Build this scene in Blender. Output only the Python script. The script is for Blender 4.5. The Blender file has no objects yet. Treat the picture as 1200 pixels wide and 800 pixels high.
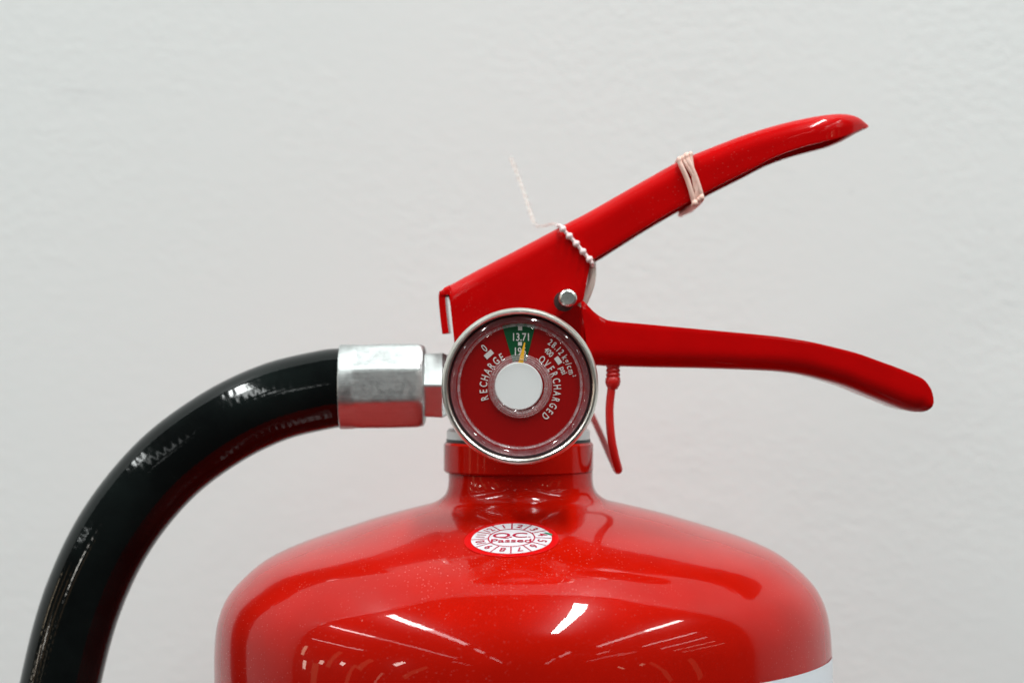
import bpy, bmesh, math, random
from mathutils import Vector, Matrix, Euler
random.seed(7)
PI = math.pi
R = math.radians
scene = bpy.context.scene
C = scene.collection

# ------------------------------------------------------------------ camera
D = 0.675            # camera distance to the cylinder axis plane (y = 0), metres
PX = 0.00025         # metres per photograph pixel in that plane
ZC = 1.15            # camera height
cam_d = bpy.data.cameras.new('camera')
cam_d.sensor_width = 36.0
cam_d.lens = 36.0 * D / (1200 * PX)
cam_d.clip_start = 0.05
cam_d.clip_end = 200
cam_d.dof.use_dof = True
cam_d.dof.focus_distance = D - 0.042
cam_d.dof.aperture_fstop = 9.5
cam = bpy.data.objects.new('camera', cam_d)
cam.location = (0, -D, ZC)
cam.rotation_euler = (R(90), 0, 0)
C.objects.link(cam)
scene.camera = cam

# ------------------------------------------------------------------ world and lamps
world = bpy.data.worlds.new('World')
scene.world = world
world.use_nodes = True
bg = world.node_tree.nodes['Background']
bg.inputs['Color'].default_value = (1.0, 0.98, 0.96, 1)
bg.inputs['Strength'].default_value = 0.065

def lamp(x, y, z, sx, sy, power, col=(0.955, 1.0, 0.985), rot=(0, 0, 0), name='ceiling_tube_lamp'):
    l = bpy.data.lights.new(name, 'AREA')
    l.shape = 'RECTANGLE'
    l.size = sx
    l.size_y = sy
    l.energy = power * 1.26
    l.color = col
    o = bpy.data.objects.new(name, l)
    o.location = (x, y, z)
    o.rotation_euler = rot
    C.objects.link(o)
    return o
LAMPS = [
    # x, y centre, height, width, length, watts : rows of ceiling tubes running away from the wall
    (0.50, -1.10, 3.4, 0.13, 2.00, 62),
    (-1.45, -0.78, 3.4, 0.16, 1.36, 34),
    (-1.45, -2.50, 3.4, 0.16, 2.08, 13),
    (-1.45, -4.95, 3.4, 0.16, 1.10, 4),
    (-3.30, -0.95, 3.4, 0.16, 1.70, 20),
    (-3.30, -4.55, 3.4, 0.16, 5.50, 14),
    (2.20, -1.10, 3.4, 0.16, 1.20, 26),
    (2.20, -2.90, 3.4, 0.16, 2.40, 12),
    (3.90, -2.60, 3.4, 0.16, 2.60, 14),
    (5.30, -2.90, 3.4, 0.16, 2.60, 12),
    (1.60, -6.20, 3.4, 0.16, 1.80, 6),
    (-1.45, -8.6, 3.4, 0.16, 3.6, 9),
    (1.60, -10.0, 3.4, 0.16, 3.6, 9),
    (4.2, -8.0, 3.4, 0.16, 4.6, 9),
    (-4.4, -11.0, 3.4, 0.16, 3.6, 9),
    (-6.6, -2.0, 3.4, 0.16, 3.2, 22),  # row added to brighten the far left wall that the tank mirrors
    (6.9, -3.2, 3.4, 0.12, 2.8, 10, (1.0, 0.90, 0.76)),
    (8.6, -3.4, 3.4, 0.12, 3.4, 12, (1.0, 0.88, 0.72)),  # added row, lights the wall far to the right for its reflection
    (3.1, -5.6, 3.4, 0.10, 1.2, 3, (1.0, 0.86, 0.80)),
    (4.6, -6.0, 3.4, 0.10, 1.6, 4, (1.0, 0.86, 0.80)),
]
for a in LAMPS:
    lamp(*a)
WARM = (1.0, 0.80, 0.55)
def far_lamp(dx, dy, dz, dist, w, h, power, col):
    """an area light standing in for a bright spot of the hall reflection, turned to face this spot"""
    d = Vector((dx, dy, dz)).normalized()
    lamp(d.x * dist, d.y * dist, 0.95 + d.z * dist, w, h, power, col, (-d).to_track_quat('-Z', 'Z').to_euler(), 'hall_reflection_light')
far_lamp(-0.97, -0.06, 0.17, 7.0, 0.9, 0.22, 4, WARM)
far_lamp(-0.985, -0.09, 0.02, 7.5, 0.5, 0.16, 3, (1, 0.9, 0.75))
far_lamp(-0.95, -0.22, 0.06, 8.0, 0.30, 0.25, 3, (1, 0.9, 0.75))
far_lamp(-0.92, -0.38, 0.08, 8.0, 0.30, 0.30, 5, (1, 0.95, 0.85))
far_lamp(-0.70, -0.70, 0.15, 9.0, 0.75, 0.32, 16, (1, 0.96, 0.88))
far_lamp(-0.78, -0.60, 0.00, 9.0, 0.8, 0.14, 1.0, WARM)
# dim warm light panels added for an orange reflection, in place of shelves
for dx, dy, dz, w, h, p in ((-0.93, -0.30, 0.13, 2.2, 0.35, 2.6), (-0.84, -0.52, 0.11, 1.6, 0.45, 2.4), (-0.88, -0.42, -0.01, 2.0, 0.25, 1.6), (-0.62, -0.78, 0.07, 1.8, 0.30, 1.6),
                            (-0.96, -0.17, -0.03, 1.4, 0.5, 2.2), (0.75, -0.64, 0.06, 2.0, 0.25, 1.2), (0.88, -0.44, 0.05, 1.6, 0.4, 1.4)):
    far_lamp(dx, dy, dz, 9.5, w, h, p, (1.0, 0.62, 0.32))
far_lamp(0.66, -0.72, 0.12, 9.0, 0.2, 0.3, 1, WARM)
far_lamp(0.55, -0.80, 0.10, 9.0, 0.4, 0.12, 1, WARM)

scene.view_settings.view_transform = 'Standard'
scene.view_settings.look = 'None'
scene.view_settings.gamma = 1
scene.view_settings.use_curve_mapping = False
scene.view_settings.exposure = 0.0
scene.render.engine = 'CYCLES'
scene.cycles.use_denoising = True
scene.cycles.max_bounces = 10
scene.cycles.transparent_max_bounces = 16

# ------------------------------------------------------------------ helpers
def P(px, py, y=0.0):
    """point at depth y that stands where the photograph shows (px, py)"""
    s = PX * (D + y) / D
    return Vector(((px - 600) * s, y, (400 - py) * s + ZC))

def world_loc(o):
    v = Vector((0, 0, 0))
    while o is not None:
        v += o.location
        o = o.parent
    return v

def mesh_obj(name, verts, faces, mat, parent=None, smooth=True, angle=35, origin=None, uvs=None):
    off = world_loc(parent) if parent is not None else Vector((0, 0, 0))
    if parent is None and origin is not None:
        off = Vector(origin)
    me = bpy.data.meshes.new(name)
    me.from_pydata([tuple(Vector(v) - off) for v in verts], [], faces)
    me.validate()
    if uvs is not None:
        lay = me.uv_layers.new(name='UVMap')
        for lp in me.loops:
            lay.data[lp.index].uv = uvs[lp.vertex_index]
    if smooth:
        me.shade_smooth()
        me.set_sharp_from_angle(angle=R(angle))
    if mat is not None:
        me.materials.append(mat)
    o = bpy.data.objects.new(name, me)
    C.objects.link(o)
    if parent is not None:
        o.parent = parent
    elif origin is not None:
        o.location = origin
    return o

def recalc(o):
    bm = bmesh.new(); bm.from_mesh(o.data)
    bmesh.ops.recalc_face_normals(bm, faces=bm.faces)
    bm.to_mesh(o.data); bm.free()

def empty(name, loc, label, cat):
    o = bpy.data.objects.new(name, None)
    o.location = loc
    o.empty_display_size = 0.02
    C.objects.link(o)
    o['label'] = label
    o['category'] = cat
    return o

def catmull(pts, n=8, closed=False):
    pts = [Vector(p) for p in pts]
    out = []
    N = len(pts)
    rng = range(N) if closed else range(N - 1)
    for i in rng:
        if closed:
            p0, p1, p2, p3 = pts[i - 1], pts[i], pts[(i + 1) % N], pts[(i + 2) % N]
        else:
            p1, p2 = pts[i], pts[i + 1]
            p0 = pts[i - 1] if i > 0 else p1 * 2 - p2
            p3 = pts[i + 2] if i + 2 < N else p2 * 2 - p1
        for k in range(n):
            t = k / n
            t2, t3 = t * t, t * t * t
            out.append(0.5 * ((2 * p1) + (p2 - p0) * t + (2 * p0 - 5 * p1 + 4 * p2 - p3) * t2 + (3 * p1 - p0 - 3 * p2 + p3) * t3))
    if not closed:
        out.append(pts[-1])
    return out

def tube(path, radius, nseg=16, closed=False, flat=1.0, up=None, caps=True):
    """verts, faces, uvs of a tube swept along path; radius a number or a list; flat squashes one way"""
    n = len(path)
    verts, faces, uvs = [], [], []
    tang = []
    for i in range(n):
        if closed:
            t = path[(i + 1) % n] - path[i - 1]
        else:
            t = path[min(i + 1, n - 1)] - path[max(i - 1, 0)]
        tang.append(t.normalized())
    nrm = Vector(up) if up is not None else Vector((0, 1, 0))
    nrm = (nrm - tang[0] * nrm.dot(tang[0])).normalized()
    L = 0
    for i in range(n):
        if i:
            L += (path[i] - path[i - 1]).length
        if up is not None:
            nrm = Vector(up)
        nrm = (nrm - tang[i] * nrm.dot(tang[i])).normalized()
        b = tang[i].cross(nrm)
        r = radius[i] if isinstance(radius, (list, tuple)) else radius
        for k in range(nseg):
            a = 2 * PI * k / nseg
            verts.append(path[i] + nrm * (math.cos(a) * r) + b * (math.sin(a) * r * flat))
            uvs.append((L, k / nseg))
    m = n if closed else n - 1
    for i in range(m):
        for k in range(nseg):
            a, b2 = i * nseg + k, i * nseg + (k + 1) % nseg
            j = (i + 1) % n
            c, d = j * nseg + (k + 1) % nseg, j * nseg + k
            faces.append((a, b2, c, d))
    if not closed and caps:
        faces.append(tuple(range(nseg))[::-1])
        faces.append(tuple((n - 1) * nseg + k for k in range(nseg)))
    return verts, faces, uvs

def lathe(profile, nseg, place, close_top=False, close_bot=False):
    """profile (r, h) list; place(r, ang, h) gives the world point"""
    verts, faces = [], []
    for r, h in profile:
        for k in range(nseg):
            verts.append(place(r, 2 * PI * k / nseg, h))
    for i in range(len(profile) - 1):
        for k in range(nseg):
            k2 = (k + 1) % nseg
            faces.append((i * nseg + k, i * nseg + k2, (i + 1) * nseg + k2, (i + 1) * nseg + k))
    if close_bot:
        faces.append(tuple(range(nseg))[::-1])
    if close_top:
        faces.append(tuple((len(profile) - 1) * nseg + k for k in range(nseg)))
    return verts, faces

def join(*parts):
    V, F = [], []
    for v, f in parts:
        n = len(V)
        V += list(v)
        F += [tuple(i + n for i in q) for q in f]
    return V, F

def add_bevel(o, w, seg=2, ang=40):
    m = o.modifiers.new('Bevel', 'BEVEL')
    m.width = w
    m.segments = seg
    m.limit_method = 'ANGLE'
    m.angle_limit = R(ang)
    m.harden_normals = False
    return m

# ------------------------------------------------------------------ materials
def new_mat(name):
    m = bpy.data.materials.new(name)
    m.use_nodes = True
    nt = m.node_tree
    return m, nt, nt.nodes['Principled BSDF']

def simple(name, col, rough=0.4, metal=0.0, coat=0.0, spec=0.5, trans=0.0, sss=0.0):
    m, nt, b = new_mat(name)
    b.inputs['Base Color'].default_value = (*col, 1)
    b.inputs['Roughness'].default_value = rough
    b.inputs['Metallic'].default_value = metal
    b.inputs['Coat Weight'].default_value = coat
    b.inputs['Coat Roughness'].default_value = 0.03
    b.inputs['Specular IOR Level'].default_value = spec
    b.inputs['Transmission Weight'].default_value = trans
    if sss:
        b.inputs['Subsurface Weight'].default_value = sss
        b.inputs['Subsurface Radius'].default_value = (0.002, 0.001, 0.001)
    return m

def N(nt, t, **kw):
    n = nt.nodes.new(t)
    for k, v in kw.items():
        setattr(n, k, v)
    return n

def noise(nt, scale, detail=2, rough=0.5, vec=None):
    n = N(nt, 'ShaderNodeTexNoise')
    n.inputs['Scale'].default_value = scale
    n.inputs['Detail'].default_value = detail
    n.inputs['Roughness'].default_value = rough
    if vec is not None:
        nt.links.new(vec, n.inputs['Vector'])
    return n

def ramp(nt, src, stops):
    r = N(nt, 'ShaderNodeValToRGB')
    nt.links.new(src, r.inputs['Fac'])
    e = r.color_ramp.elements
    while len(e) < len(stops):
        e.new(0.5)
    for i, (p, c) in enumerate(stops):
        e[i].position = p
        e[i].color = (*c, 1) if len(c) == 3 else c
    return r

def math_node(nt, op, a, b=None, clamp=False):
    n = N(nt, 'ShaderNodeMath', operation=op, use_clamp=clamp)
    for i, v in enumerate((a, b)):
        if v is None:
            continue
        if isinstance(v, (int, float)):
            n.inputs[i].default_value = v
        else:
            nt.links.new(v, n.inputs[i])
    return n.outputs[0]

def mixcol(nt, fac, a, b):
    n = N(nt, 'ShaderNodeMix', data_type='RGBA')
    for sock, v in ((n.inputs[0], fac), (n.inputs[6], a), (n.inputs[7], b)):
        if isinstance(v, (int, float)):
            sock.default_value = v
        elif isinstance(v, tuple):
            sock.default_value = (*v, 1)
        else:
            nt.links.new(v, sock)
    return n.outputs[2]

def red_paint(name, col, dust=0.0, peel=0.0, rough=0.22, coat=1.0, film_max=0.022):
    m, nt, b = new_mat(name)
    tc = N(nt, 'ShaderNodeTexCoord').outputs['Object']
    cur = col
    b.inputs['Roughness'].default_value = rough
    b.inputs['Coat Weight'].default_value = coat
    b.inputs['Coat Roughness'].default_value = 0.02
    b.inputs['Coat IOR'].default_value = 1.5
    b.inputs['Specular IOR Level'].default_value = 0.04
    n1 = noise(nt, 60, 3, 0.6, tc)
    var = mixcol(nt, ramp(nt, n1.outputs['Fac'], [(0.35, (0, 0, 0)), (0.7, (1, 1, 1))]).outputs[0],
                 tuple(c * 0.93 for c in col), tuple(min(1, c * 1.05) for c in col))
    if dust > 0:
        # scattered dust specks of two sizes
        fac = None
        for sc, thr, dens in ((380, 0.075, 0.93), (1250, 0.20, 0.55)):
            v = N(nt, 'ShaderNodeTexVoronoi')
            v.inputs['Scale'].default_value = sc
            nt.links.new(tc, v.inputs['Vector'])
            d = math_node(nt, 'LESS_THAN', v.outputs['Distance'], thr)
            sep = N(nt, 'ShaderNodeSeparateColor')
            nt.links.new(v.outputs['Color'], sep.inputs[0])
            k = math_node(nt, 'GREATER_THAN', sep.outputs[0], dens)
            f = math_node(nt, 'MULTIPLY', math_node(nt, 'MULTIPLY', d, k), math_node(nt, 'MULTIPLY', sep.outputs[1], 0.9 if sc < 500 else 0.36))
            fac = f if fac is None else math_node(nt, 'MAXIMUM', fac, f)
        patch = noise(nt, 14, 2, 0.5, tc)
        pm = ramp(nt, patch.outputs['Fac'], [(0.42, (0.10, 0.10, 0.10)), (0.64, (1, 1, 1))])
        fac = math_node(nt, 'MULTIPLY', math_node(nt, 'MULTIPLY', fac, pm.outputs[0]), dust)
        var = mixcol(nt, fac, var, (0.75, 0.45, 0.40))
        cw = math_node(nt, 'SUBTRACT', coat, fac, True)
        nt.links.new(cw, b.inputs['Coat Weight'])
        film = noise(nt, 30, 4, 0.65, tc)
        cr = N(nt, 'ShaderNodeMapRange')
        nt.links.new(film.outputs['Fac'], cr.inputs['Value'])
        cr.inputs['From Min'].default_value = 0.4
        cr.inputs['From Max'].default_value = 0.75
        cr.inputs['To Min'].default_value = 0.004
        cr.inputs['To Max'].default_value = film_max
        nt.links.new(cr.outputs[0], b.inputs['Coat Roughness'])
    nt.links.new(var, b.inputs['Base Color'])
    if peel > 0:
        n2 = noise(nt, 330, 2, 0.5, tc)
        bp = N(nt, 'ShaderNodeBump')
        bp.inputs['Strength'].default_value = peel
        bp.inputs['Distance'].default_value = 0.0002
        nt.links.new(n2.outputs['Fac'], bp.inputs['Height'])
        nt.links.new(bp.outputs[0], b.inputs['Normal'])
        nt.links.new(bp.outputs[0], b.inputs['Coat Normal'])
    return m

RED = (0.395, 0.0042, 0.0005)
M_body = red_paint('red_enamel_body', RED, dust=0.9, peel=0.05, coat=0.45)
M_handle = red_paint('red_powder_coat', (0.47, 0.0006, 0.0010), dust=0.35, peel=0.06, rough=0.30, coat=0.42, film_max=0.16)
M_seal = simple('red_plastic', (0.55, 0.010, 0.008), 0.35, spec=0.5, sss=0.15)
M_needle = simple('yellow_paint', (0.95, 0.50, 0.02), 0.4)
M_green = simple('green_print', (0.004, 0.085, 0.028), 0.45, spec=0.15)
M_white = simple('white_print', (0.72, 0.70, 0.68), 0.5)
M_dial = simple('red_dial_print', (0.31, 0.0010, 0.0010), 0.4, spec=0.1)
M_hub = simple('pale_grey_hub_paint', (0.86, 0.90, 0.90), 0.45, spec=0.3)
M_oring = simple('black_rubber_ring', (0.012, 0.013, 0.014), 0.5)
M_sticker_red = simple('sticker_red', (0.52, 0.0008, 0.0015), 0.4, spec=0.12)
M_sticker_white = simple('sticker_white', (0.57, 0.56, 0.59), 0.4, spec=0.3)
M_ink = simple('crimson_ink', (0.36, 0.004, 0.035), 0.45, spec=0.2)
M_greenpen = simple('green_marker_ink', (0.01, 0.22, 0.12), 0.4)
M_label = simple('white_label_paper', (0.74, 0.77, 0.83), 0.35, coat=0.3)
M_dark = simple('dark_ink', (0.05, 0.05, 0.06), 0.5)
M_bore_shade = simple('bore_shade', (0.03, 0.006, 0.006), 0.6)
M_tie = simple('milky_nylon', (0.82, 0.66, 0.66), 0.35, sss=0.2)
M_strap = simple('beige_nylon', (0.66, 0.56, 0.50), 0.45, sss=0.2)
M_black_gap = simple('black_gasket', (0.01, 0.01, 0.012), 0.4)

def metal(name, col, rough, brush=0.0, axis='X', bump=0.0, scale=1.0):
    m, nt, b = new_mat(name)
    tc = N(nt, 'ShaderNodeTexCoord').outputs['Object']
    mp = N(nt, 'ShaderNodeMapping')
    sc = {'X': (60, 2500, 2500), 'Y': (2500, 60, 2500), 'Z': (2500, 2500, 60), 'N': (700, 700, 700)}[axis]
    mp.inputs['Scale'].default_value = tuple(s * scale for s in sc)
    nt.links.new(tc, mp.inputs['Vector'])
    n = noise(nt, 1.0, 3, 0.6, mp.outputs[0])
    big = noise(nt, 180, 3, 0.6, tc)
    fac = math_node(nt, 'ADD', math_node(nt, 'MULTIPLY', n.outputs['Fac'], 0.5), math_node(nt, 'MULTIPLY', big.outputs['Fac'], 0.5))
    var = mixcol(nt, fac, tuple(c * 0.78 for c in col), tuple(min(1, c * 1.1) for c in col))
    nt.links.new(var, b.inputs['Base Color'])
    b.inputs['Metallic'].default_value = 1
    mr = N(nt, 'ShaderNodeMapRange')
    nt.links.new(n.outputs['Fac'], mr.inputs['Value'])
    mr.inputs['To Min'].default_value = rough * 0.7
    mr.inputs['To Max'].default_value = rough * 1.4
    nt.links.new(mr.outputs[0], b.inputs['Roughness'])
    if bump:
        bp = N(nt, 'ShaderNodeBump')
        bp.inputs['Strength'].default_value = bump
        bp.inputs['Distance'].default_value = 0.0002
        nt.links.new(n.outputs['Fac'], bp.inputs['Height'])
        nt.links.new(bp.outputs[0], b.inputs['Normal'])
    return m
M_alu = metal('brushed_aluminium', (0.58, 0.605, 0.60), 0.42, axis='X', bump=0.25)
def crimped():
    m, nt, b = new_mat('crimped_aluminium')
    tc = N(nt, 'ShaderNodeTexCoord').outputs['Object']
    mp = N(nt, 'ShaderNodeMapping')
    mp.inputs['Scale'].default_value = (70, 1500, 1500)
    nt.links.new(tc, mp.inputs['Vector'])
    sc = noise(nt, 1.0, 4, 0.7, mp.outputs[0])
    bl = noise(nt, 420, 4, 0.7, tc)
    f1 = ramp(nt, sc.outputs['Fac'], [(0.30, (0, 0, 0)), (0.62, (1, 1, 1))]).outputs[0]
    f2 = ramp(nt, bl.outputs['Fac'], [(0.30, (0, 0, 0)), (0.55, (1, 1, 1))]).outputs[0]
    c = mixcol(nt, math_node(nt, 'MULTIPLY', f1, f2), (0.48, 0.50, 0.50), (0.55, 0.575, 0.57))
    nt.links.new(c, b.inputs['Base Color'])
    b.inputs['Metallic'].default_value = 1
    rr = ramp(nt, bl.outputs['Fac'], [(0.3, (0.38, 0.38, 0.38)), (0.7, (0.52, 0.52, 0.52))])
    nt.links.new(rr.outputs[0], b.inputs['Roughness'])
    h = math_node(nt, 'ADD', math_node(nt, 'MULTIPLY', sc.outputs['Fac'], 0.6), bl.outputs['Fac'])
    bp = N(nt, 'ShaderNodeBump')
    bp.inputs['Strength'].default_value = 0.11
    bp.inputs['Distance'].default_value = 0.0004
    nt.links.new(h, bp.inputs['Height'])
    nt.links.new(bp.outputs[0], b.inputs['Normal'])
    return m
M_crimp = crimped()
M_bezel = metal('nickel_bezel', (0.78, 0.76, 0.70), 0.30, axis='N', bump=0.03)
M_steel = metal('zinc_plated_steel', (0.72, 0.76, 0.74), 0.30, axis='N', bump=0.25, scale=2)
M_castalu = metal('cast_aluminium', (0.70, 0.71, 0.71), 0.38, axis='N', bump=0.3)

def thin_glass(name):
    m = bpy.data.materials.new(name)
    m.use_nodes = True
    nt = m.node_tree
    nt.nodes.clear()
    out = N(nt, 'ShaderNodeOutputMaterial')
    lw = N(nt, 'ShaderNodeLayerWeight')          # thin sheet: the same reflectance from either face
    lw.inputs['Blend'].default_value = 0.5
    p5 = math_node(nt, 'POWER', lw.outputs['Facing'], 5.0)
    tr = N(nt, 'ShaderNodeBsdfTransparent')
    tr.inputs['Color'].default_value = (0.985, 0.985, 0.985, 1)
    gl = N(nt, 'ShaderNodeBsdfGlossy')
    gl.inputs['Roughness'].default_value = 0.08
    mx = N(nt, 'ShaderNodeMixShader')
    k = math_node(nt, 'ADD', math_node(nt, 'MULTIPLY', p5, 0.94), 0.055, True)
    nt.links.new(k, mx.inputs[0])
    nt.links.new(tr.outputs[0], mx.inputs[1])
    nt.links.new(gl.outputs[0], mx.inputs[2])
    nt.links.new(mx.outputs[0], out.inputs['Surface'])
    return m
M_lens = thin_glass('clear_acrylic')

def hose_material():
    m, nt, b = new_mat('black_braid_marked_rubber')
    uv = N(nt, 'ShaderNodeUVMap')
    sep = N(nt, 'ShaderNodeSeparateXYZ')
    nt.links.new(uv.outputs[0], sep.inputs[0])
    tc = N(nt, 'ShaderNodeTexCoord').outputs['Object']
    u = math_node(nt, 'MULTIPLY', sep.outputs[0], 2 * PI / 0.0023)
    v = math_node(nt, 'MULTIPLY', sep.outputs[1], 2 * PI * 9)
    w1 = math_node(nt, 'SINE', math_node(nt, 'ADD', u, v))
    w2 = math_node(nt, 'SINE', math_node(nt, 'SUBTRACT', u, v))
    n1 = noise(nt, 120, 3, 0.6, tc)
    amp = ramp(nt, n1.outputs['Fac'], [(0.38, (0.05, 0.05, 0.05)), (0.66, (1, 1, 1))]).outputs[0]
    braid = math_node(nt, 'MULTIPLY', math_node(nt, 'ADD', w1, w2), amp)
    fine = noise(nt, 900, 2, 0.6, tc)
    h = math_node(nt, 'ADD', math_node(nt, 'MULTIPLY', braid, 0.5), math_node(nt, 'MULTIPLY', fine.outputs['Fac'], 0.9))
    bp = N(nt, 'ShaderNodeBump')
    bp.inputs['Strength'].default_value = 0.055
    bp.inputs['Distance'].default_value = 0.0002
    nt.links.new(h, bp.inputs['Height'])
    nt.links.new(bp.outputs[0], b.inputs['Normal'])
    sm = noise(nt, 28, 4, 0.65, tc)
    hc = mixcol(nt, ramp(nt, sm.outputs['Fac'], [(0.45, (0, 0, 0)), (0.75, (1, 1, 1))]).outputs[0], (0.0022, 0.0030, 0.0030), (0.0060, 0.0090, 0.0085))
    nt.links.new(hc, b.inputs['Base Color'])
    b.inputs['Specular IOR Level'].default_value = 0.26
    rr = ramp(nt, n1.outputs['Fac'], [(0.3, (0.05, 0.05, 0.05)), (0.75, (0.10, 0.10, 0.10))])
    nt.links.new(rr.outputs[0], b.inputs['Roughness'])
    return m
M_hose = hose_material()

def band_material():
    m, nt, b = new_mat('aged_pink_rubber')
    tc = N(nt, 'ShaderNodeTexCoord').outputs['Object']
    n = noise(nt, 420, 3, 0.6, tc)
    c = mixcol(nt, n.outputs['Fac'], (0.70, 0.36, 0.28), (0.90, 0.70, 0.62))
    nt.links.new(c, b.inputs['Base Color'])
    b.inputs['Roughness'].default_value = 0.6
    b.inputs['Subsurface Weight'].default_value = 0.15
    b.inputs['Subsurface Radius'].default_value = (0.002, 0.001, 0.001)
    return m
M_band = band_material()

def wall_material():
    m, nt, b = new_mat('painted_plaster')
    tc = N(nt, 'ShaderNodeTexCoord').outputs['Object']
    n1 = noise(nt, 9, 3, 0.55, tc)
    col = mixcol(nt, n1.outputs['Fac'], (0.760, 0.785, 0.782), (0.790, 0.808, 0.806))
    # small grey pits and scuffs
    v = N(nt, 'ShaderNodeTexVoronoi')
    v.inputs['Scale'].default_value = 42
    nt.links.new(tc, v.inputs['Vector'])
    sep = N(nt, 'ShaderNodeSeparateColor')
    nt.links.new(v.outputs['Color'], sep.inputs[0])
    spot = math_node(nt, 'MULTIPLY', math_node(nt, 'LESS_THAN', v.outputs['Distance'], 0.05), math_node(nt, 'GREATER_THAN', sep.outputs[0], 0.90))
    col = mixcol(nt, math_node(nt, 'MULTIPLY', spot, 0.12), col, (0.5, 0.5, 0.5))
    sv = N(nt, 'ShaderNodeMapping')
    sv.inputs['Rotation'].default_value = (0, R(-35), 0)
    sv.inputs['Scale'].default_value = (14, 14, 60)
    nt.links.new(tc, sv.inputs['Vector'])
    sn = noise(nt, 1.0, 4, 0.7, sv.outputs[0])
    sf = ramp(nt, sn.outputs['Fac'], [(0.66, (0, 0, 0)), (0.80, (1, 1, 1))]).outputs[0]
    col = mixcol(nt, math_node(nt, 'MULTIPLY', sf, 0.30), col, (0.60, 0.61, 0.62))
    nt.links.new(col, b.inputs['Base Color'])
    b.inputs['Roughness'].default_value = 0.55
    b.inputs['Specular IOR Level'].default_value = 0.3
    mp = N(nt, 'ShaderNodeMapping')
    mp.inputs['Rotation'].default_value = (0, R(28), 0)
    mp.inputs['Scale'].default_value = (1.0, 1.0, 1.35)
    nt.links.new(tc, mp.inputs['Vector'])
    a = noise(nt, 230, 4, 0.6, mp.outputs[0])
    c2 = noise(nt, 700, 3, 0.6, tc)
    d = noise(nt, 30, 2, 0.5, tc)
    h = math_node(nt, 'ADD', math_node(nt, 'ADD', a.outputs['Fac'], math_node(nt, 'MULTIPLY', c2.outputs['Fac'], 0.35)), math_node(nt, 'MULTIPLY', d.outputs['Fac'], 0.5))
    bp = N(nt, 'ShaderNodeBump')
    bp.inputs['Distance'].default_value = 0.0009
    pn = noise(nt, 11, 3, 0.6, tc)
    pr = N(nt, 'ShaderNodeMapRange')
    nt.links.new(pn.outputs['Fac'], pr.inputs['Value'])
    pr.inputs['From Min'].default_value = 0.35
    pr.inputs['From Max'].default_value = 0.68
    pr.inputs['To Min'].default_value = 0.08
    pr.inputs['To Max'].default_value = 0.23
    nt.links.new(pr.outputs[0], bp.inputs['Strength'])
    nt.links.new(h, bp.inputs['Height'])
    nt.links.new(bp.outputs[0], b.inputs['Normal'])
    return m
M_wall = wall_material()

# ------------------------------------------------------------------ wall
YW = 0.125
def box(x0, x1, y0, y1, z0, z1):
    v = [(x, y, z) for x in (x0, x1) for y in (y0, y1) for z in (z0, z1)]
    f = [(0, 1, 3, 2), (4, 6, 7, 5), (0, 4, 5, 1), (2, 3, 7, 6), (0, 2, 6, 4), (1, 5, 7, 3)]
    return v, f
v, f = box(-12, 12, YW, YW + 0.2, 0.0, 3.6)
wall = mesh_obj('wall', v, f, M_wall, smooth=False)
wall['kind'] = 'structure'
wall['label'] = 'off-white painted plaster wall behind the extinguisher'

# ------------------------------------------------------------------ fire extinguisher
AXX = (612.5 - 600) * PX
TILT = R(0.75)                        # leans a touch to the left
ZB = 0.62
root = empty('fire_extinguisher', (AXX, 0, ZB), 'glossy red fire extinguisher with round pressure gauge and black hose, before a white wall', 'fire extinguisher')
PIV = Vector((AXX, 0, ZC + (400 - 750) * PX))
ROT = Matrix.Rotation(-TILT, 3, 'Y')
def TB(v):
    return PIV + ROT @ (Vector(v) - PIV)
def zpx(py):
    return ZC + (400 - py) * PX
def axial(r, a, h):
    return TB((AXX + r * math.cos(a), r * math.sin(a), h))

prof_px = [(84.5, 553), (84.5, 562), (86, 572), (91, 580), (103, 587.5), (130, 594.5), (165, 603.5), (200, 614), (258, 633),
           (298, 651), (325, 672), (344, 694), (354.5, 720), (358.5, 752), (359, 790), (359, 860)]
prof = [(p.x, p.y) for p in catmull([(r * PX, zpx(y), 0) for r, y in prof_px], 6)]
prof += [(359 * PX, ZB + 0.02), (352 * PX, ZB + 0.006), (335 * PX, ZB), (10 * PX, ZB)]
prof = prof[::-1]
v, f = lathe(prof, 160, axial, close_top=True, close_bot=True)
body = mesh_obj('cylinder', v, f, M_body, root, angle=50)
def dome(rad):
    """height of the cylinder skin and its outward slope at radius rad"""
    up = prof[::-1]
    for (r0, z0), (r1, z1) in zip(up, up[1:]):
        if r0 <= rad <= r1 and r1 > r0:
            t = (rad - r0) / (r1 - r0)
            return z0 + (z1 - z0) * t, Vector((-(z1 - z0), r1 - r0)).normalized()
    return up[0][1], Vector((0, 1))

# collar ring
def ring_profile(r, ytop, ybot, rin, bev):
    return [(rin * PX, zpx(ybot)), ((r - bev) * PX, zpx(ybot)), (r * PX, zpx(ybot - bev)), (r * PX, zpx(ytop + bev)),
            ((r - bev) * PX, zpx(ytop)), (rin * PX, zpx(ytop))]
def axial_c(cx):
    def pl(r, a, h):
        return Vector(((cx - 600) * PX + r * math.cos(a), r * math.sin(a), h))
    return pl
v, f = lathe(ring_profile(87.5, 517.5, 553.0, 60, 2.5), 128, axial_c(607.5))
col_o = mesh_obj('neck_collar', v, f, M_body, root)
v, f = lathe(ring_profile(84.5, 513, 518.5, 50, 1.2), 96, axial_c(607.5))
mesh_obj('gasket_ring', v, f, M_oring, root)
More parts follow.
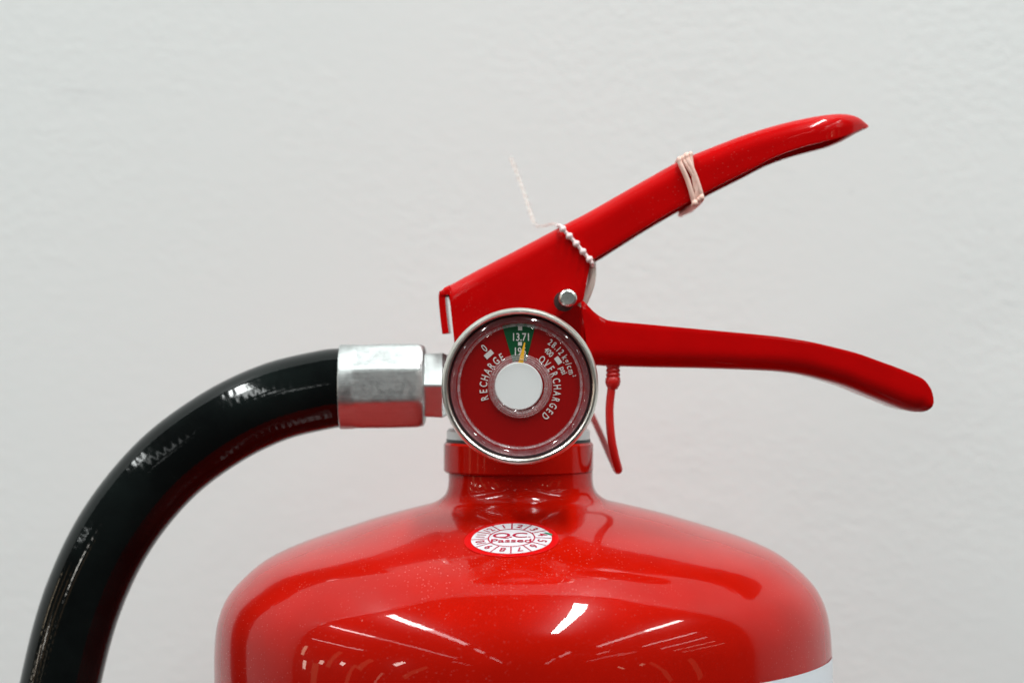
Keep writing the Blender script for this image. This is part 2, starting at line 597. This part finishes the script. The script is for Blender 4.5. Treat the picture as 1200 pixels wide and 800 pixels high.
# valve body
v, f = lathe([(1 * PX, zpx(517)), (84 * PX, zpx(517)), (84 * PX, zpx(504.5)), (81.5 * PX, zpx(502)), (66 * PX, zpx(499)), (56 * PX, zpx(490)),
              (52 * PX, zpx(470)), (46 * PX, zpx(440)), (44 * PX, zpx(408)), (40 * PX, zpx(404)), (1 * PX, zpx(404))][::1], 64, axial_c(607.5))
valve = mesh_obj('valve_body', v, f, M_castalu, root)
v, f = lathe([(12 * PX, zpx(408)), (12 * PX, zpx(375)), (9 * PX, zpx(372)), (1 * PX, zpx(372))], 24, axial_c(600))
mesh_obj('valve_stem', v, f, M_steel, valve)

# ------------------------------------------------------------------ bent sheet metal handles
def channel(stations, rc, thick, closed_top=True, narc=6, drop=0.0):
    """U section swept along stations (Tx, Ty, Bx, By, half width); rounded corners on the closed side"""
    V, F = [], []
    n = None
    for (tx, ty, bx, by, hw) in stations:
        T, B = P(tx, ty, -hw), P(bx, by, -hw)
        if not closed_top:
            T, B = B, T
        d = (B - T)
        L = d.length
        d.normalize()
        r = min(rc, hw * 0.9, L * 0.6)
        row = []
        for k in range(4):
            t = k / 4
            row.append(B + (T + d * r - B) * t)
        for k in range(narc + 1):
            a = (PI / 2) * k / narc
            row.append(T + d * (r - r * math.sin(a)) + Vector((0, r - r * math.cos(a), 0)))
        half = row
        back = [Vector((p.x, -p.y, p.z - (drop * (1 - k / 4) * min(1, L / 0.008) if k < 4 else 0))) for k, p in enumerate(half)][::-1]
        row = half + back
        n = len(row)
        V += row
    for i in range(len(stations) - 1):
        for k in range(n - 1):
            q = (i * n + k, (i + 1) * n + k, (i + 1) * n + k + 1, i * n + k + 1)
            F.append(q if closed_top else q[::-1])
    return V, F

def smooth_stations(st, n=5):
    a = catmull([(s[0], s[1], s[4] * 1e4) for s in st], n)
    b = catmull([(s[2], s[3], 0) for s in st], n)
    return [(p.x, p.y, q.x, q.y, max(p.z * 1e-4, 0.0006)) for p, q in zip(a, b)]

H = 0.0130
lev_left = [(516.2, 342.5, 517.4, 346.5, H), (517.5, 339.5, 518.5, 345.8, H), (520.5, 336.8, 521, 345.2, H), (526, 333.9, 526.4, 345.4, H), (527.2, 333.3, 532.5, 402, H), (529, 332.4, 534.5, 402, H), (545, 323.5, 546, 412, H), (560, 315.5, 560, 420, H), (600, 295, 600, 425, H), (640, 274, 640, 388, H),
            (652, 267.5, 652, 372, H), (660, 263.5, 668, 361, H), (668, 259, 683.5, 352, H), (673, 256.5, 687.5, 331, H), (678, 254, 691.5, 309, H)]
lev_right = [(682, 252, 695, 304, H), (700, 242, 712, 294, H), (750, 213.5, 762, 262.5, H), (795, 188.5, 808, 236, H), (830, 173.5, 842, 217.5, H),
             (870, 158, 880, 198.5, H), (900, 148.5, 907, 184.5, H), (930, 140.5, 935, 174, H), (960, 134.5, 962, 166.8, 0.0125), (982, 132, 981, 162.5, 0.0112),
             (997, 133, 996, 157.5, 0.0085), (1008, 137.5, 1008, 152, 0.0052), (1017, 146, 1018, 149, 0.0012)]
v, f = channel(lev_left + smooth_stations(lev_right), 0.0046, 0.0016, True, drop=0.0008)
lever = mesh_obj('squeeze_lever', v, f, M_handle, root, angle=40)
def sheet(o, t, bev=0.00035):
    m = o.modifiers.new('Solidify', 'SOLIDIFY')
    m.thickness = t
    m.offset = -1
    m.use_even_offset = False
    add_bevel(o, bev, 2, 45)
sheet(lever, 0.0017)
# folded end tab of the lever
tab_path = catmull([(519.0, 341.5, 0), (518.0, 346, 0), (518.0, 352, 0), (518.8, 362, 0), (520.5, 378, 0), (522.2, 391, 0)], 5)
V, F = [], []
nw = 2
hw = H - 0.0003
tw = 4.0
rowsn = []
for i, p in enumerate(tab_path):
    t = (tab_path[min(i + 1, len(tab_path) - 1)] - tab_path[max(i - 1, 0)]).normalized()
    nn = Vector((-t.y, t.x, 0))
    a, b = p + nn * tw, p - nn * tw
    for y in (-hw, hw):
        V.append(P(a.x, a.y, -H) + Vector((0, y + H, 0)))
        V.append(P(b.x, b.y, -H) + Vector((0, y + H, 0)))
for i in range(len(tab_path) - 1):
    o0, o1 = i * 4, (i + 1) * 4
    for a, b in ((0, 1), (1, 3), (3, 2), (2, 0)):
        F.append((o0 + a, o0 + b, o1 + b, o1 + a))
F.append((0, 2, 3, 1))
e = (len(tab_path) - 1) * 4
F.append((e, e + 1, e + 3, e + 2))
tab = mesh_obj('end_tab', V, F, M_handle, lever, angle=40)
recalc(tab)
add_bevel(tab, 0.0006, 3, 50)

HC = 0.0158
car_left = [(600, 400, 600, 436, HC), (640, 400, 640, 430, HC), (687, 402, 687, 428, HC), (680.5, 353, 694, 428.3, HC), (684, 352.6, 698, 428.4, HC)]
car_right = [(690, 359, 703, 428.5, HC), (697, 366, 709, 429, HC), (706, 372, 716, 429.2, HC), (718, 376, 726, 429.5, HC), (760, 380, 762, 430.5, HC), (830, 386.5, 832, 432, HC), (900, 393, 898, 434.5, HC),
             (930, 397, 926, 437, HC), (960, 402.5, 951, 441.3, HC), (1002, 413, 990, 452, HC), (1032, 423.5, 1020, 464, HC), (1050, 430, 1040, 472, HC),
             (1071, 438.5, 1060, 479.8, HC), (1082, 444, 1072, 482.8, HC), (1089, 452, 1080, 483.2, HC), (1092.5, 459.5, 1085.5, 482.6, HC), (1094, 466, 1089.5, 480.6, HC), (1094.4, 471, 1092.5, 477.5, HC)]
v, f = channel(car_left + smooth_stations(car_right, 4), 0.0050, 0.0018, False)
carry = mesh_obj('carry_handle', v, f, M_handle, root, angle=40)
sheet(carry, 0.0018)

# block added between the handles, set back to fill the gap with shade
c0, c1 = P(628, 345, 0.001), P(684, 404, 0.001)
v, f = box(c0.x, c1.x, 0.0010, 0.0090, c1.z, c0.z)
gap_block = mesh_obj('gap_filler', v, f, M_handle, root, smooth=False)
add_bevel(gap_block, 0.001, 2)

# pivot pin through the lever, its bore's shade painted as a dark disc
def yplace(cx, cy, y0):
    c = P(cx, cy, y0)
    def pl(r, a, h):
        return Vector((c.x + r * math.cos(a), h, c.z + r * math.sin(a)))
    return pl
yf = -0.0205
v, f = lathe([(0.0001, yf), (0.0019, yf), (0.0024, yf + 0.0004), (0.0026, yf + 0.0010), (0.0026, yf + 0.0034), (0.0022, yf + 0.0036), (0.0020, 0.019), (0.0001, 0.019)], 32, yplace(665.5, 349, yf))
pin = mesh_obj('pivot_pin', v, f, M_steel, root, angle=30)
recalc(pin)
v, f = lathe([(0.00005, -0.01312), (0.0027, -0.01312), (0.0029, -0.01308), (0.0030, -0.0129)], 32, yplace(661.0, 353.0, -0.0132))
bore = mesh_obj('bore_shade_disc', v, f, M_bore_shade, root, angle=30)

# ------------------------------------------------------------------ pressure gauge
GY = -0.0500                      # plane of the bezel front
GCX, GCY = 609.5, 452.7
GS = PX * (D + GY + 0.004) / D    # metres per photograph pixel at the dial
gc = P(GCX, GCY, GY)
def gpl(r, a, h):
    """r in photograph pixels, h metres behind the bezel front"""
    return Vector((gc.x + r * GS * math.cos(a), GY + h, gc.z + r * GS * math.sin(a)))
def gpt(u, w, h):
    return Vector((gc.x + u * GS, GY + h, gc.z + w * GS))
bez = [(30, 0.0165), (60, 0.0165), (84, 0.0150), (88, 0.0142), (88, 0.0100), (90.6, 0.0094), (91.7, 0.0080), (91.9, 0.0060), (91.9, 0.0030), (91.5, 0.0016), (90.3, 0.0006), (88.6, 0.0001), (86.4, 0.0000), (84.8, 0.0003), (83.8, 0.0010), (83.4, 0.0020), (83.2, 0.0050)]
v, f = lathe(bez, 128, gpl)
gauge = mesh_obj('pressure_gauge', v, f, M_bezel, root, angle=30)
recalc(gauge)
# stem into the valve
v, f = lathe([(26, 0.0160), (26, 0.026), (22, 0.027), (22, 0.046)], 6, gpl)
mesh_obj('gauge_stem', v, f, M_alu, gauge, angle=20)
# black gasket under the bezel lip
v, f = lathe([(84.2, 0.0016), (83.0, 0.0011), (81.8, 0.0016), (81.6, 0.0032)], 128, gpl)
mesh_obj('lens_gasket', v, f, M_black_gap, gauge)
M_can = metal('polished_can', (0.80, 0.77, 0.78), 0.12, axis='N')
# dial
DH = 0.0030
v, f = lathe([(0.3, DH), (20, DH), (50, DH), (81.7, DH)], 96, gpl)
dial = mesh_obj('dial', v, f, M_dial, gauge)
# lens: stepped acrylic cover
lp = [(82.2, 0.0020), (81.4, 0.0010), (79.8, 0.0002), (77.2, -0.0001), (75.0, 0.0003), (73.6, 0.0012), (72.6, 0.0019), (71.2, 0.0019), (69.6, 0.0013), (68.0, 0.0012),
      (60, 0.0011), (45, 0.0010), (36.8, 0.0010), (35.4, 0.0006), (34.0, 0.0012), (32.6, 0.0006), (31.2, 0.0012), (29.8, 0.0007), (28.4, 0.0012), (20, 0.0011), (0.3, 0.0010)]
v, f = lathe([(p.x, p.y) for p in catmull([(r, h, 0) for r, h in lp], 3)], 128, gpl)
lens = mesh_obj('lens', v, f, M_lens, gauge, angle=80)
if sum(p.normal.y * p.area for p in lens.data.polygons) > 0:
    lens.data.flip_normals()      # outer face towards the room
# hub
def hub_pl(r, a, h):
    return gpl(r, a, h) + Vector((-1.7 * GS, 0, 0.2 * GS))
v, f = lathe([(28.2, DH), (27.8, DH - 0.0008), (27.3, DH - 0.0011), (26.9, DH - 0.0012), (26.5, DH - 0.0012), (24, DH - 0.0012), (0.02, DH - 0.0012)], 64, hub_pl)
hub = mesh_obj('hub', v, f, M_hub, gauge, angle=30)
v, f = lathe([(37.5, DH - 0.0002), (36.5, DH - 0.0008), (35.3, DH - 0.0003), (34.0, DH - 0.0011), (32.8, DH - 0.0006), (31.6, DH - 0.0013), (30.4, DH - 0.0008), (28.4, DH - 0.0010)], 96, gpl)
hub_rings = mesh_obj('hub_rings', v, f, None, gauge, angle=20)
# moulded step of the lens, its bright line put in as pale colour
def frosted(name, col, opac):
    m = bpy.data.materials.new(name)
    m.use_nodes = True
    nt = m.node_tree
    b = nt.nodes['Principled BSDF']
    b.inputs['Base Color'].default_value = (*col, 1)
    b.inputs['Roughness'].default_value = 0.25
    tr = N(nt, 'ShaderNodeBsdfTransparent')
    mx = N(nt, 'ShaderNodeMixShader')
    tc = N(nt, 'ShaderNodeTexCoord').outputs['Object']
    n = noise(nt, 500, 2, 0.6, tc)
    k = math_node(nt, 'MULTIPLY', n.outputs['Fac'], opac * 2, True)
    nt.links.new(k, mx.inputs[0])
    nt.links.new(tr.outputs[0], mx.inputs[1])
    nt.links.new(b.outputs[0], mx.inputs[2])
    nt.links.new(mx.outputs[0], nt.nodes['Material Output'].inputs['Surface'])
    return m
M_step_highlight = frosted('step_highlight', (0.75, 0.72, 0.75), 0.33)
M_ring = frosted('clear_acrylic_rings', (0.80, 0.72, 0.73), 0.30)
hub_rings.data.materials.append(M_ring)
M_clear = frosted('clear_nylon', (0.90, 0.74, 0.66), 0.12)
M_edge_reflection = frosted('edge_reflection_film', (0.55, 0.48, 0.53), 0.15)  # greyish purple film put in for the reflections on the lens edge
v, f = lathe([(81.3, 0.0016), (79.5, 0.0021), (77.0, 0.0024), (74.6, 0.0025)], 128, gpl)
mesh_obj('lens_edge_reflection', v, f, M_edge_reflection, lens)
v, f = lathe([(73.4, 0.0016), (72.6, 0.0022), (71.2, 0.0024), (70.2, 0.0022)], 128, gpl)
mesh_obj('lens_step', v, f, M_step_highlight, lens)

# ---- lettering
_font_cache = {}
def glyph(s):
    if s in _font_cache:
        return _font_cache[s]
    cu = bpy.data.curves.new('t', 'FONT')
    cu.body = s
    cu.size = 1.0
    cu.resolution_u = 4
    cu.offset = 0.013
    ob = bpy.data.objects.new('t', cu)
    C.objects.link(ob)
    bpy.context.view_layer.update()
    dg = bpy.context.evaluated_depsgraph_get()
    me = bpy.data.meshes.new_from_object(ob.evaluated_get(dg))
    vs = [(p.co.x, p.co.y) for p in me.vertices]
    fs = [tuple(p.vertices) for p in me.polygons]
    bpy.data.objects.remove(ob)
    bpy.data.curves.remove(cu)
    bpy.data.meshes.remove(me)
    _font_cache[s] = (vs, fs)
    return vs, fs
cap = max(p[1] for p in glyph('H')[0])
def text2d(s, height, xs=1.0, bold=0.0):
    """2-D triangles of a word centred on its cap-height middle"""
    vs, fs = glyph(s)
    x0, x1 = min(p[0] for p in vs), max(p[0] for p in vs)
    k = height / cap
    return [((x - (x0 + x1) / 2) * k * xs, (y - cap / 2) * k) for x, y in vs], fs
def rot2(p, a):
    return (p[0] * math.cos(a) - p[1] * math.sin(a), p[0] * math.sin(a) + p[1] * math.cos(a))
def put(vs, cx, cy, a):
    out = []
    for p in vs:
        q = rot2(p, a)
        out.append((q[0] + cx, q[1] + cy))
    return out
WID = {'.': 0.45, '1': 0.75, ' ': 0.45, '/': 0.55, 'i': 0.4, 'm': 1.35, '²': 0.6, 'k': 0.85, 'g': 0.9, 'c': 0.85}
def arc_text(s, r, a0, a1, height, xs, cx=GCX, cy=GCY):
    """letters on an arc, angles clockwise from the top, a0 and a1 at the centres of first and last letter"""
    w = [WID.get(c, 1.0) for c in s]
    pos, acc = [], 0
    for i, c in enumerate(w):
        if i:
            acc += (w[i - 1] + c) / 2
        pos.append(acc)
    V, F = [], []
    for c, p in zip(s, pos):
        if c == ' ':
            continue
        ang = R(a0 + (a1 - a0) * p / pos[-1])
        if c == '²':
            vs, fs = text2d('2', height * 0.55, xs)
            vs = [(x, y + height * 0.30) for x, y in vs]
        else:
            vs, fs = text2d(c, height, xs)
        V, F = join((V, F), (put(vs, cx - GCX + r * math.sin(ang), GCY - cy + r * math.cos(ang), -ang), fs))
    return V, F
def straight(s, px, py, height, xs, deg=0):
    vs, fs = text2d(s, height, xs)
    return put(vs, px - GCX, GCY - py, -R(deg)), fs
def bar(px, py, w, h, deg):
    return put([(-w / 2, -h / 2), (w / 2, -h / 2), (w / 2, h / 2), (-w / 2, h / 2)], px - GCX, GCY - py, -R(deg)), [(0, 1, 2, 3)]
def on_dial(name, vf, mat, parent, lift):
    return mesh_obj(name, [gpt(x, y, DH - lift) for x, y in vf[0]], vf[1], mat, parent, smooth=False)
# green sector
vs, fs = [], []
a0, a1 = R(-16.5), R(14.2)
for k in range(13):
    a = a0 + (a1 - a0) * k / 12
    vs.append((30 * math.sin(a), 30 * math.cos(a)))
    vs.append((73.4 * math.sin(a), 73.4 * math.cos(a)))
fs = [(2 * k, 2 * k + 1, 2 * k + 3, 2 * k + 2) for k in range(12)]
on_dial('green_sector', (vs, fs), M_green, dial, 0.00010)
for nm, vf in (('recharge_lettering', arc_text('RECHARGE', 41.6, -105.7, -28.8, 8.8, 0.70, 608, 455)),
               ('overcharged_lettering', arc_text('OVERCHARGED', 42.2, 35.0, 138.3, 8.6, 0.66, 611, 456)),
               ('zero_numeral', straight('0', 567.6, 408, 9, 0.72, -42)),
               ('bar_mark', bar(573, 415.4, 11, 6, -42)),
               ('pressure_numerals', straight('13.71', 610.6, 395, 8.8, 0.80)),
               ('pressure_numerals', straight('195', 609.8, 411.7, 8.8, 0.80)),
               ('square_mark', bar(609.6, 385, 4.8, 4.6, 0)),
               ('square_mark', bar(609.4, 403, 4.6, 4.2, 0)),
               ('limit_numerals', straight('400', 643.2, 412.8, 6.6, 0.80, 45)),
               ('bar_mark', bar(654, 422.5, 9, 5.6, 55)),
               ('unit_lettering', straight('psi', 660.3, 434, 7.0, 0.85, 67)),
               ('limit_lettering', arc_text('28.12 kg/cm²', 62.6, 34.5, 79.0, 7.2, 0.74))):
    on_dial(nm, vf, M_white, dial, 0.00022)
# needle
ndl = [(606.5, 428), (613.0, 428), (615.6, 401.5), (614.2, 401.5)]
vs = [gpt(x - GCX, GCY - y, DH - 0.0010) for x, y in ndl] + [gpt(x - GCX, GCY - y, DH - 0.0006) for x, y in ndl]
mesh_obj('needle', vs, [(0, 1, 2, 3), (7, 6, 5, 4), (0, 4, 5, 1), (1, 5, 6, 2), (2, 6, 7, 3), (3, 7, 4, 0)], M_needle, gauge, smooth=False)

# ------------------------------------------------------------------ hose and coupling
hose_px = [(425, 452), (405, 454), (380, 456.5), (320, 471.5), (256, 503), (192, 552), (136, 622), (97.5, 702), (73, 790), (58, 880), (50, 990), (52, 1120), (62, 1300), (75, 1500)]
path = catmull([P(x, y, 0.0) for x, y in hose_px], 14)
v, f, uv = tube(path, 46.5 * PX, 48)
hose = mesh_obj('hose', v, f, M_hose, root, uvs=uv, angle=60)
# crimped coupling: eight pressed flats on a round sleeve
def sleeve_r(a, flat):
    n = 8
    ph = R(25)
    t = ((a - ph) % (2 * PI / n)) - PI / n
    oct_r = math.cos(PI / n) / math.cos(t)
    oct_r = min(oct_r * 1.05, 1.035) * 0.975 + 0.006 * math.sin(3 * a + 1)
    return 1.0 * (1 - flat) + oct_r * flat
xs = [(398.5, 46.0, 0), (398.7, 49.0, 0), (400, 50.0, 0.15), (414, 50.4, 0.35), (416.5, 51.0, 0.85), (420, 51.2, 1), (455, 51.6, 1), (488, 51.2, 1), (493, 50.4, 0.9), (496.5, 48.2, 0.5), (498.5, 44, 0.2), (499.3, 36, 0), (499.3, 10, 0)]
V, F = [], []
ns = 96
for x, r, fl in xs:
    cy = 453.2 - (x - 398) * 0.018
    for k in range(ns):
        a = 2 * PI * k / ns
        rr = r * sleeve_r(a, fl) * PX
        c = P(x, cy, 0)
        V.append(c + Vector((0, -math.cos(a) * rr, math.sin(a) * rr)))
for i in range(len(xs) - 1):
    for k in range(ns):
        k2 = (k + 1) % ns
        F.append((i * ns + k, i * ns + k2, (i + 1) * ns + k2, (i + 1) * ns + k))
coup = mesh_obj('hose_coupling', V, F, M_crimp, root, angle=22)
recalc(coup)
# hexagonal adapter between the coupling and the valve
V, F = [], []
xs = [(497, 36.5), (519, 37.5), (524, 35), (560, 35)]
for x, r in xs:
    c = P(x, 451, 0)
    for k in range(6):
        a = 2 * PI * k / 6
        V.append(c + Vector((0, -math.cos(a) * r * PX / math.cos(PI / 6) * 0.98, math.sin(a) * r * PX / math.cos(PI / 6))))
for i in range(len(xs) - 1):
    for k in range(6):
        k2 = (k + 1) % 6
        F.append((i * 6 + k, i * 6 + k2, (i + 1) * 6 + k2, (i + 1) * 6 + k))
ada = mesh_obj('hose_adapter', V, F, M_alu, root, smooth=False)
recalc(ada)
add_bevel(ada, 0.0005, 3, 30)

# ------------------------------------------------------------------ inspection sticker on the shoulder
ST_R = 0.0505 * 1.0
def find_sticker():
    best = None
    for i in range(400):
        rad = 0.022 + i * 0.0001 * 1.5
        z, n = dome(rad)
        a = -PI / 2 - 0.06
        p = axial(rad, a, z)
        s = PX * (D + p.y) / D
        py = 400 - (p.z - ZC) / s
        if best is None or abs(py - 630.6) < best[0]:
            best = (abs(py - 630.6), rad)
    return best[1]
ST_R = find_sticker()
zs_, ns_ = dome(ST_R)
ps = axial(ST_R, -PI / 2, zs_)
ST_S = PX * (D + ps.y) / D
ST_A = -PI / 2 + ((599.8 - 612.0) * ST_S) / ST_R
def on_dome(u, w, lift):
    """u, w in photograph pixels on the sticker; w runs up the shoulder"""
    du, dw = u * ST_S, w * ST_S
    # walk along the meridian
    slope = ns_
    rad = ST_R - dw * slope.y
    z, n = dome(rad)
    a = ST_A + du / ST_R * (1.0)
    # straight sideways line on the cone: keep it flat on the skin
    x = du
    base_r = rad
    rr = math.sqrt(base_r * base_r + x * x)
    aa = ST_A + math.atan2(x, base_r)
    z, n = dome(rr)
    return axial(rr + n.x * lift, aa, z + n.y * lift)
def disc(r, n=64, rings=8):
    vs = [(0, 0)]
    fs = []
    for i in range(1, rings + 1):
        for k in range(n):
            a = 2 * PI * k / n
            vs.append((r * i / rings * math.cos(a), r * i / rings * math.sin(a)))
    for k in range(n):
        fs.append((0, 1 + k, 1 + (k + 1) % n))
    for i in range(rings - 1):
        for k in range(n):
            k2 = (k + 1) % n
            fs.append((1 + i * n + k, 1 + (i + 1) * n + k, 1 + (i + 1) * n + k2, 1 + i * n + k2))
    return vs, fs
def annulus(r0, r1, n=72):
    vs, fs = [], []
    for k in range(n):
        a = 2 * PI * k / n
        vs += [(r0 * math.cos(a), r0 * math.sin(a)), (r1 * math.cos(a), r1 * math.sin(a))]
    for k in range(n):
        k2 = (k + 1) % n
        fs.append((2 * k, 2 * k + 1, 2 * k2 + 1, 2 * k2))
    return vs, fs
def on_st(name, vf, mat, parent, lift):
    return mesh_obj(name, [on_dome(x, y, lift) for x, y in vf[0]], vf[1], mat, parent, smooth=False)
stk = on_st('inspection_sticker', disc(55.5), M_sticker_red, root, 0.00012)
stk['label'] = 'round red and white inspection sticker with month numbers'
stk.data.shade_smooth()
wd = on_st('white_field', disc(47.3), M_sticker_white, stk, 0.00022)
wd.data.shade_smooth()
V, F = annulus(26.3, 27.9)
for k in range(12):
    a = R(30 * k - 2)
    p = put([(-0.8, 27), (0.8, 27), (0.8, 47), (-0.8, 47)], 0, 0, -a)
    V, F = join((V, F), (p, [(0, 1, 2, 3)]))
on_st('printed_ring', (V, F), M_ink, stk, 0.00030)
V, F = [], []
for k in range(12):
    a = R(30 * k - 17)
    vs, fs = text2d(str(k + 1), 11, 0.95 if k < 9 else 0.8)
    V, F = join((V, F), (put(vs, 37.4 * math.sin(a), 37.4 * math.cos(a), -a), fs))
on_st('month_numerals', (V, F), M_ink, stk, 0.00032)
V, F = [], []
for s, x, y, h, xsc in (('Q', -12, 7.5, 14, 1.35), ('.', -1, 7.5, 14, 1.2), ('C', 9.5, 7.5, 14, 1.35), ('.', 21, 7.5, 12, 1.2), ('Passed', 0, -9.0, 11, 1.15)):
    vs, fs = text2d(s, h, xsc)
    V, F = join((V, F), (put(vs, x, y, 0), fs))
on_st('quality_lettering', (V, F), M_ink, stk, 0.00032)
on_st('pen_stroke', ([(36, 16), (47.5, 9), (47, 13.5), (41, 17)], [(0, 1, 2, 3)]), M_greenpen, stk, 0.00042)

# ------------------------------------------------------------------ paper label round the cylinder
V, F = [], []
rl = 359 * PX + 0.00018
z1 = ZC - 365.0 * PX
na = 60
for i in range(na + 1):
    a = R(-90 + 80.5 - 70 * i / na)
    for z in (z1, z1 - 0.004, ZB + 0.08):
        V.append(axial(rl, a, z))
for i in range(na):
    for k in range(2):
        F.append((i * 3 + k, i * 3 + k + 1, (i + 1) * 3 + k + 1, (i + 1) * 3 + k))
lab = mesh_obj('paper_label', V, F, M_label, root, angle=60)
lab['label'] = 'white paper label wrapped round the cylinder'
V = []
for a, z in ((68.3, 0), (69.2, -0.0028), (68.9, -0.0028), (68.2, -0.001), (67.6, -0.0028), (67.3, -0.0028)):
    V.append(axial(rl + 0.0001, R(-90 + a), z1 - 0.0048 + z))
mesh_obj('printed_mark', V, [(0, 1, 2, 3), (0, 3, 4, 5)], M_dark, lab, smooth=False)

# ------------------------------------------------------------------ red tamper seal hanging from the carry handle
seal = empty('tamper_seal', P(719, 430, -0.011), 'thin red plastic seal loop hanging under the lower handle beside the gauge', 'seal')
ys = -0.011
strand = catmull([P(719.5, 424, ys), P(718.5, 440, ys), P(716.5, 456, ys), P(714.3, 480, ys), P(715.8, 508, ys), P(720, 532, ys + 0.001), P(724, 547, ys + 0.003), P(724.6, 550.5, ys + 0.006),
                  P(722, 549, ys + 0.011), P(714, 532, ys + 0.02), P(703, 507, ys + 0.029), P(690, 480, ys + 0.036), P(672, 452, ys + 0.040)], 8)
rad = [(4.9 if i < 52 else 4.9 - 1.1 * min(1, (i - 52) / 16)) * PX for i in range(len(strand))]
v, f, uv = tube(strand, rad, 14)
mesh_obj('strand', v, f, M_seal, seal)
sp = [(5.5, 426), (7.6, 427), (8.0, 430), (6.9, 431.6), (8.1, 433), (8.1, 435), (7.0, 436.6), (8.2, 438), (8.2, 440), (7.2, 441.4), (8.4, 443), (9.0, 447), (8.0, 451), (5.8, 455), (5.0, 456)]
v, f = lathe([(r * PX, y) for r, y in sp], 20, lambda r, a, h: P(718.6 - (h - 426) * 0.02, h, ys) + Vector((r * math.cos(a), r * math.sin(a), 0)))
sleeve = mesh_obj('ribbed_sleeve', v, f, M_seal, seal, angle=60)

# ------------------------------------------------------------------ pink rubber band on the lever
rub = empty('rubber_band', P(809, 211, 0), 'dull pink rubber band wound round the upper lever', 'rubber band')
def wrap(name, tf, mf, bf, bb, tb, r, flat=0.8):
    """closed loop: points of the front face from top to bottom, then bottom and top at the back"""
    yf_, yb_ = -H - 0.0004, H + 0.0004
    pts = [P(*tf, yf_ + 0.0026), P(tf[0] + 0.6, tf[1] + 5, yf_ - 0.0003), P(*mf, yf_ - 0.0006), P(bf[0], bf[1] - 4, yf_ - 0.0004), P(bf[0], bf[1] + 3, yf_ + 0.0012)]
    off = P(*bb, 0) - P(*bf, 0)
    q = P(bf[0], bf[1] + 3, -H); q2 = P(*tf, -H)
    o2 = P(*tb, 0) - P(*tf, 0)
    pts += [Vector((q.x + off.x, yb_ - 0.001, q.z + off.z)), Vector((q.x + off.x, yb_ + 0.0006, q.z + off.z + 0.0012)), Vector((q2.x + o2.x, yb_ + 0.0006, q2.z + o2.z - 0.0014)), Vector((q2.x + o2.x, yb_ - 0.002, q2.z + o2.z))]
    v, f, uv = tube(catmull(pts, 7, True), r * PX, 10, closed=True, flat=flat)
    return mesh_obj(name, v, f, M_band, rub, angle=70)
wrap('wind', (796.5, 186.0), (806, 212), (812.5, 238), (806, 242), (800, 185), 3.1)
wrap('wind', (804.5, 181.5), (814, 206), (821, 231.5), (818, 236), (812, 180), 3.5)
wrap('wind', (801.0, 184.0), (815.5, 213), (815.0, 237.5), (811, 240), (803, 183), 2.6)
wrap('wind', (809, 180.0), (814.5, 218), (818.5, 234), (816, 238), (806, 182), 2.4)

# ------------------------------------------------------------------ beaded tie over the lever
tie = empty('beaded_tie', P(675, 285, 0), 'milky beaded plastic tie looped over the upper lever', 'tie')
front = [(657, 264.8), (659.5, 268.4), (667.2, 276.6), (675.4, 285.6), (683.2, 294.8), (690.8, 303.8), (694.0, 308.5)]
yt = -H - 0.0008
fp = [P(654, 264.5, yt + 0.006)] + [P(x, y, yt) for x, y in front] + [P(694.5, 312, yt + 0.004)]
v, f, uv = tube(catmull(fp, 5), 2.2 * PX, 10)
mesh_obj('cord', v, f, M_tie, tie)
def octa(c, r):
    o = []
    for la in range(1, 6):
        rr = r * (1 - abs(la - 3) / 3) ** 0.7
        for k in range(10):
            a = 2 * PI * k / 10
            o.append((c, rr, a, (la - 3) / 3 * r * 1.05))
    return o
def bead(c, t, r):
    t = t.normalized()
    n = t.cross(Vector((0, 1, 0))).normalized()
    b = t.cross(n)
    V, F = [], []
    prof_b = [(-1.05, 0.25), (-0.7, 0.6), (-0.2, 1.0), (0.2, 1.0), (0.7, 0.6), (1.05, 0.25)]
    for h, q in prof_b:
        for k in range(12):
            a = 2 * PI * k / 12
            V.append(c + t * (h * r) + n * (math.cos(a) * q * r) + b * (math.sin(a) * q * r))
    for i in range(len(prof_b) - 1):
        for k in range(12):
            k2 = (k + 1) % 12
            F.append((i * 12 + k, i * 12 + k2, (i + 1) * 12 + k2, (i + 1) * 12 + k))
    F.append(tuple(range(12))[::-1]); F.append(tuple(60 + k for k in range(12)))
    return V, F
for (x, y) in front[1:6]:
    v, f = bead(P(x, y, yt - 0.0001), P(8, 9) - P(0, 0), 4.3 * PX)
    mesh_obj('bead', v, f, M_tie, tie, angle=50)
# tail behind, standing up off the lever
tail_px = [(655, 264.3, -0.008), (648, 262.5, 0.002), (636, 265, 0.014), (627, 263, 0.030), (622, 250, 0.042), (614, 226, 0.055), (605, 201, 0.066), (598, 184, 0.072)]
tail = catmull([P(*t) for t in tail_px], 8)
v, f, uv = tube(tail[:22], 2.0 * PX, 8)
M_half = frosted('half_clear_nylon', (0.90, 0.70, 0.64), 0.28)
mesh_obj('loop', v, f, M_half, tie)
v, f, uv = tube(tail[21:], 2.0 * PX, 8)
mesh_obj('tail', v, f, M_clear, tie)
for i in range(27, len(tail) - 1, 3):
    v, f = bead(tail[i], tail[min(i + 1, len(tail) - 1)] - tail[i - 1], 3.4 * PX)
    mesh_obj('bead', v, f, M_clear, tie, angle=50)
# flat strap under the lever
sp = catmull([P(689, 299, -0.0095), P(693.0, 308, -0.0098), P(694.0, 320, -0.0100), P(692.0, 334, -0.0100), P(687.0, 348, -0.0098), P(681, 360, -0.0095)], 6)
v, f, uv = tube(sp, 0.00115, 12, flat=0.35, up=(1, 0, 0))
mesh_obj('strap', v, f, M_strap, tie, angle=60)
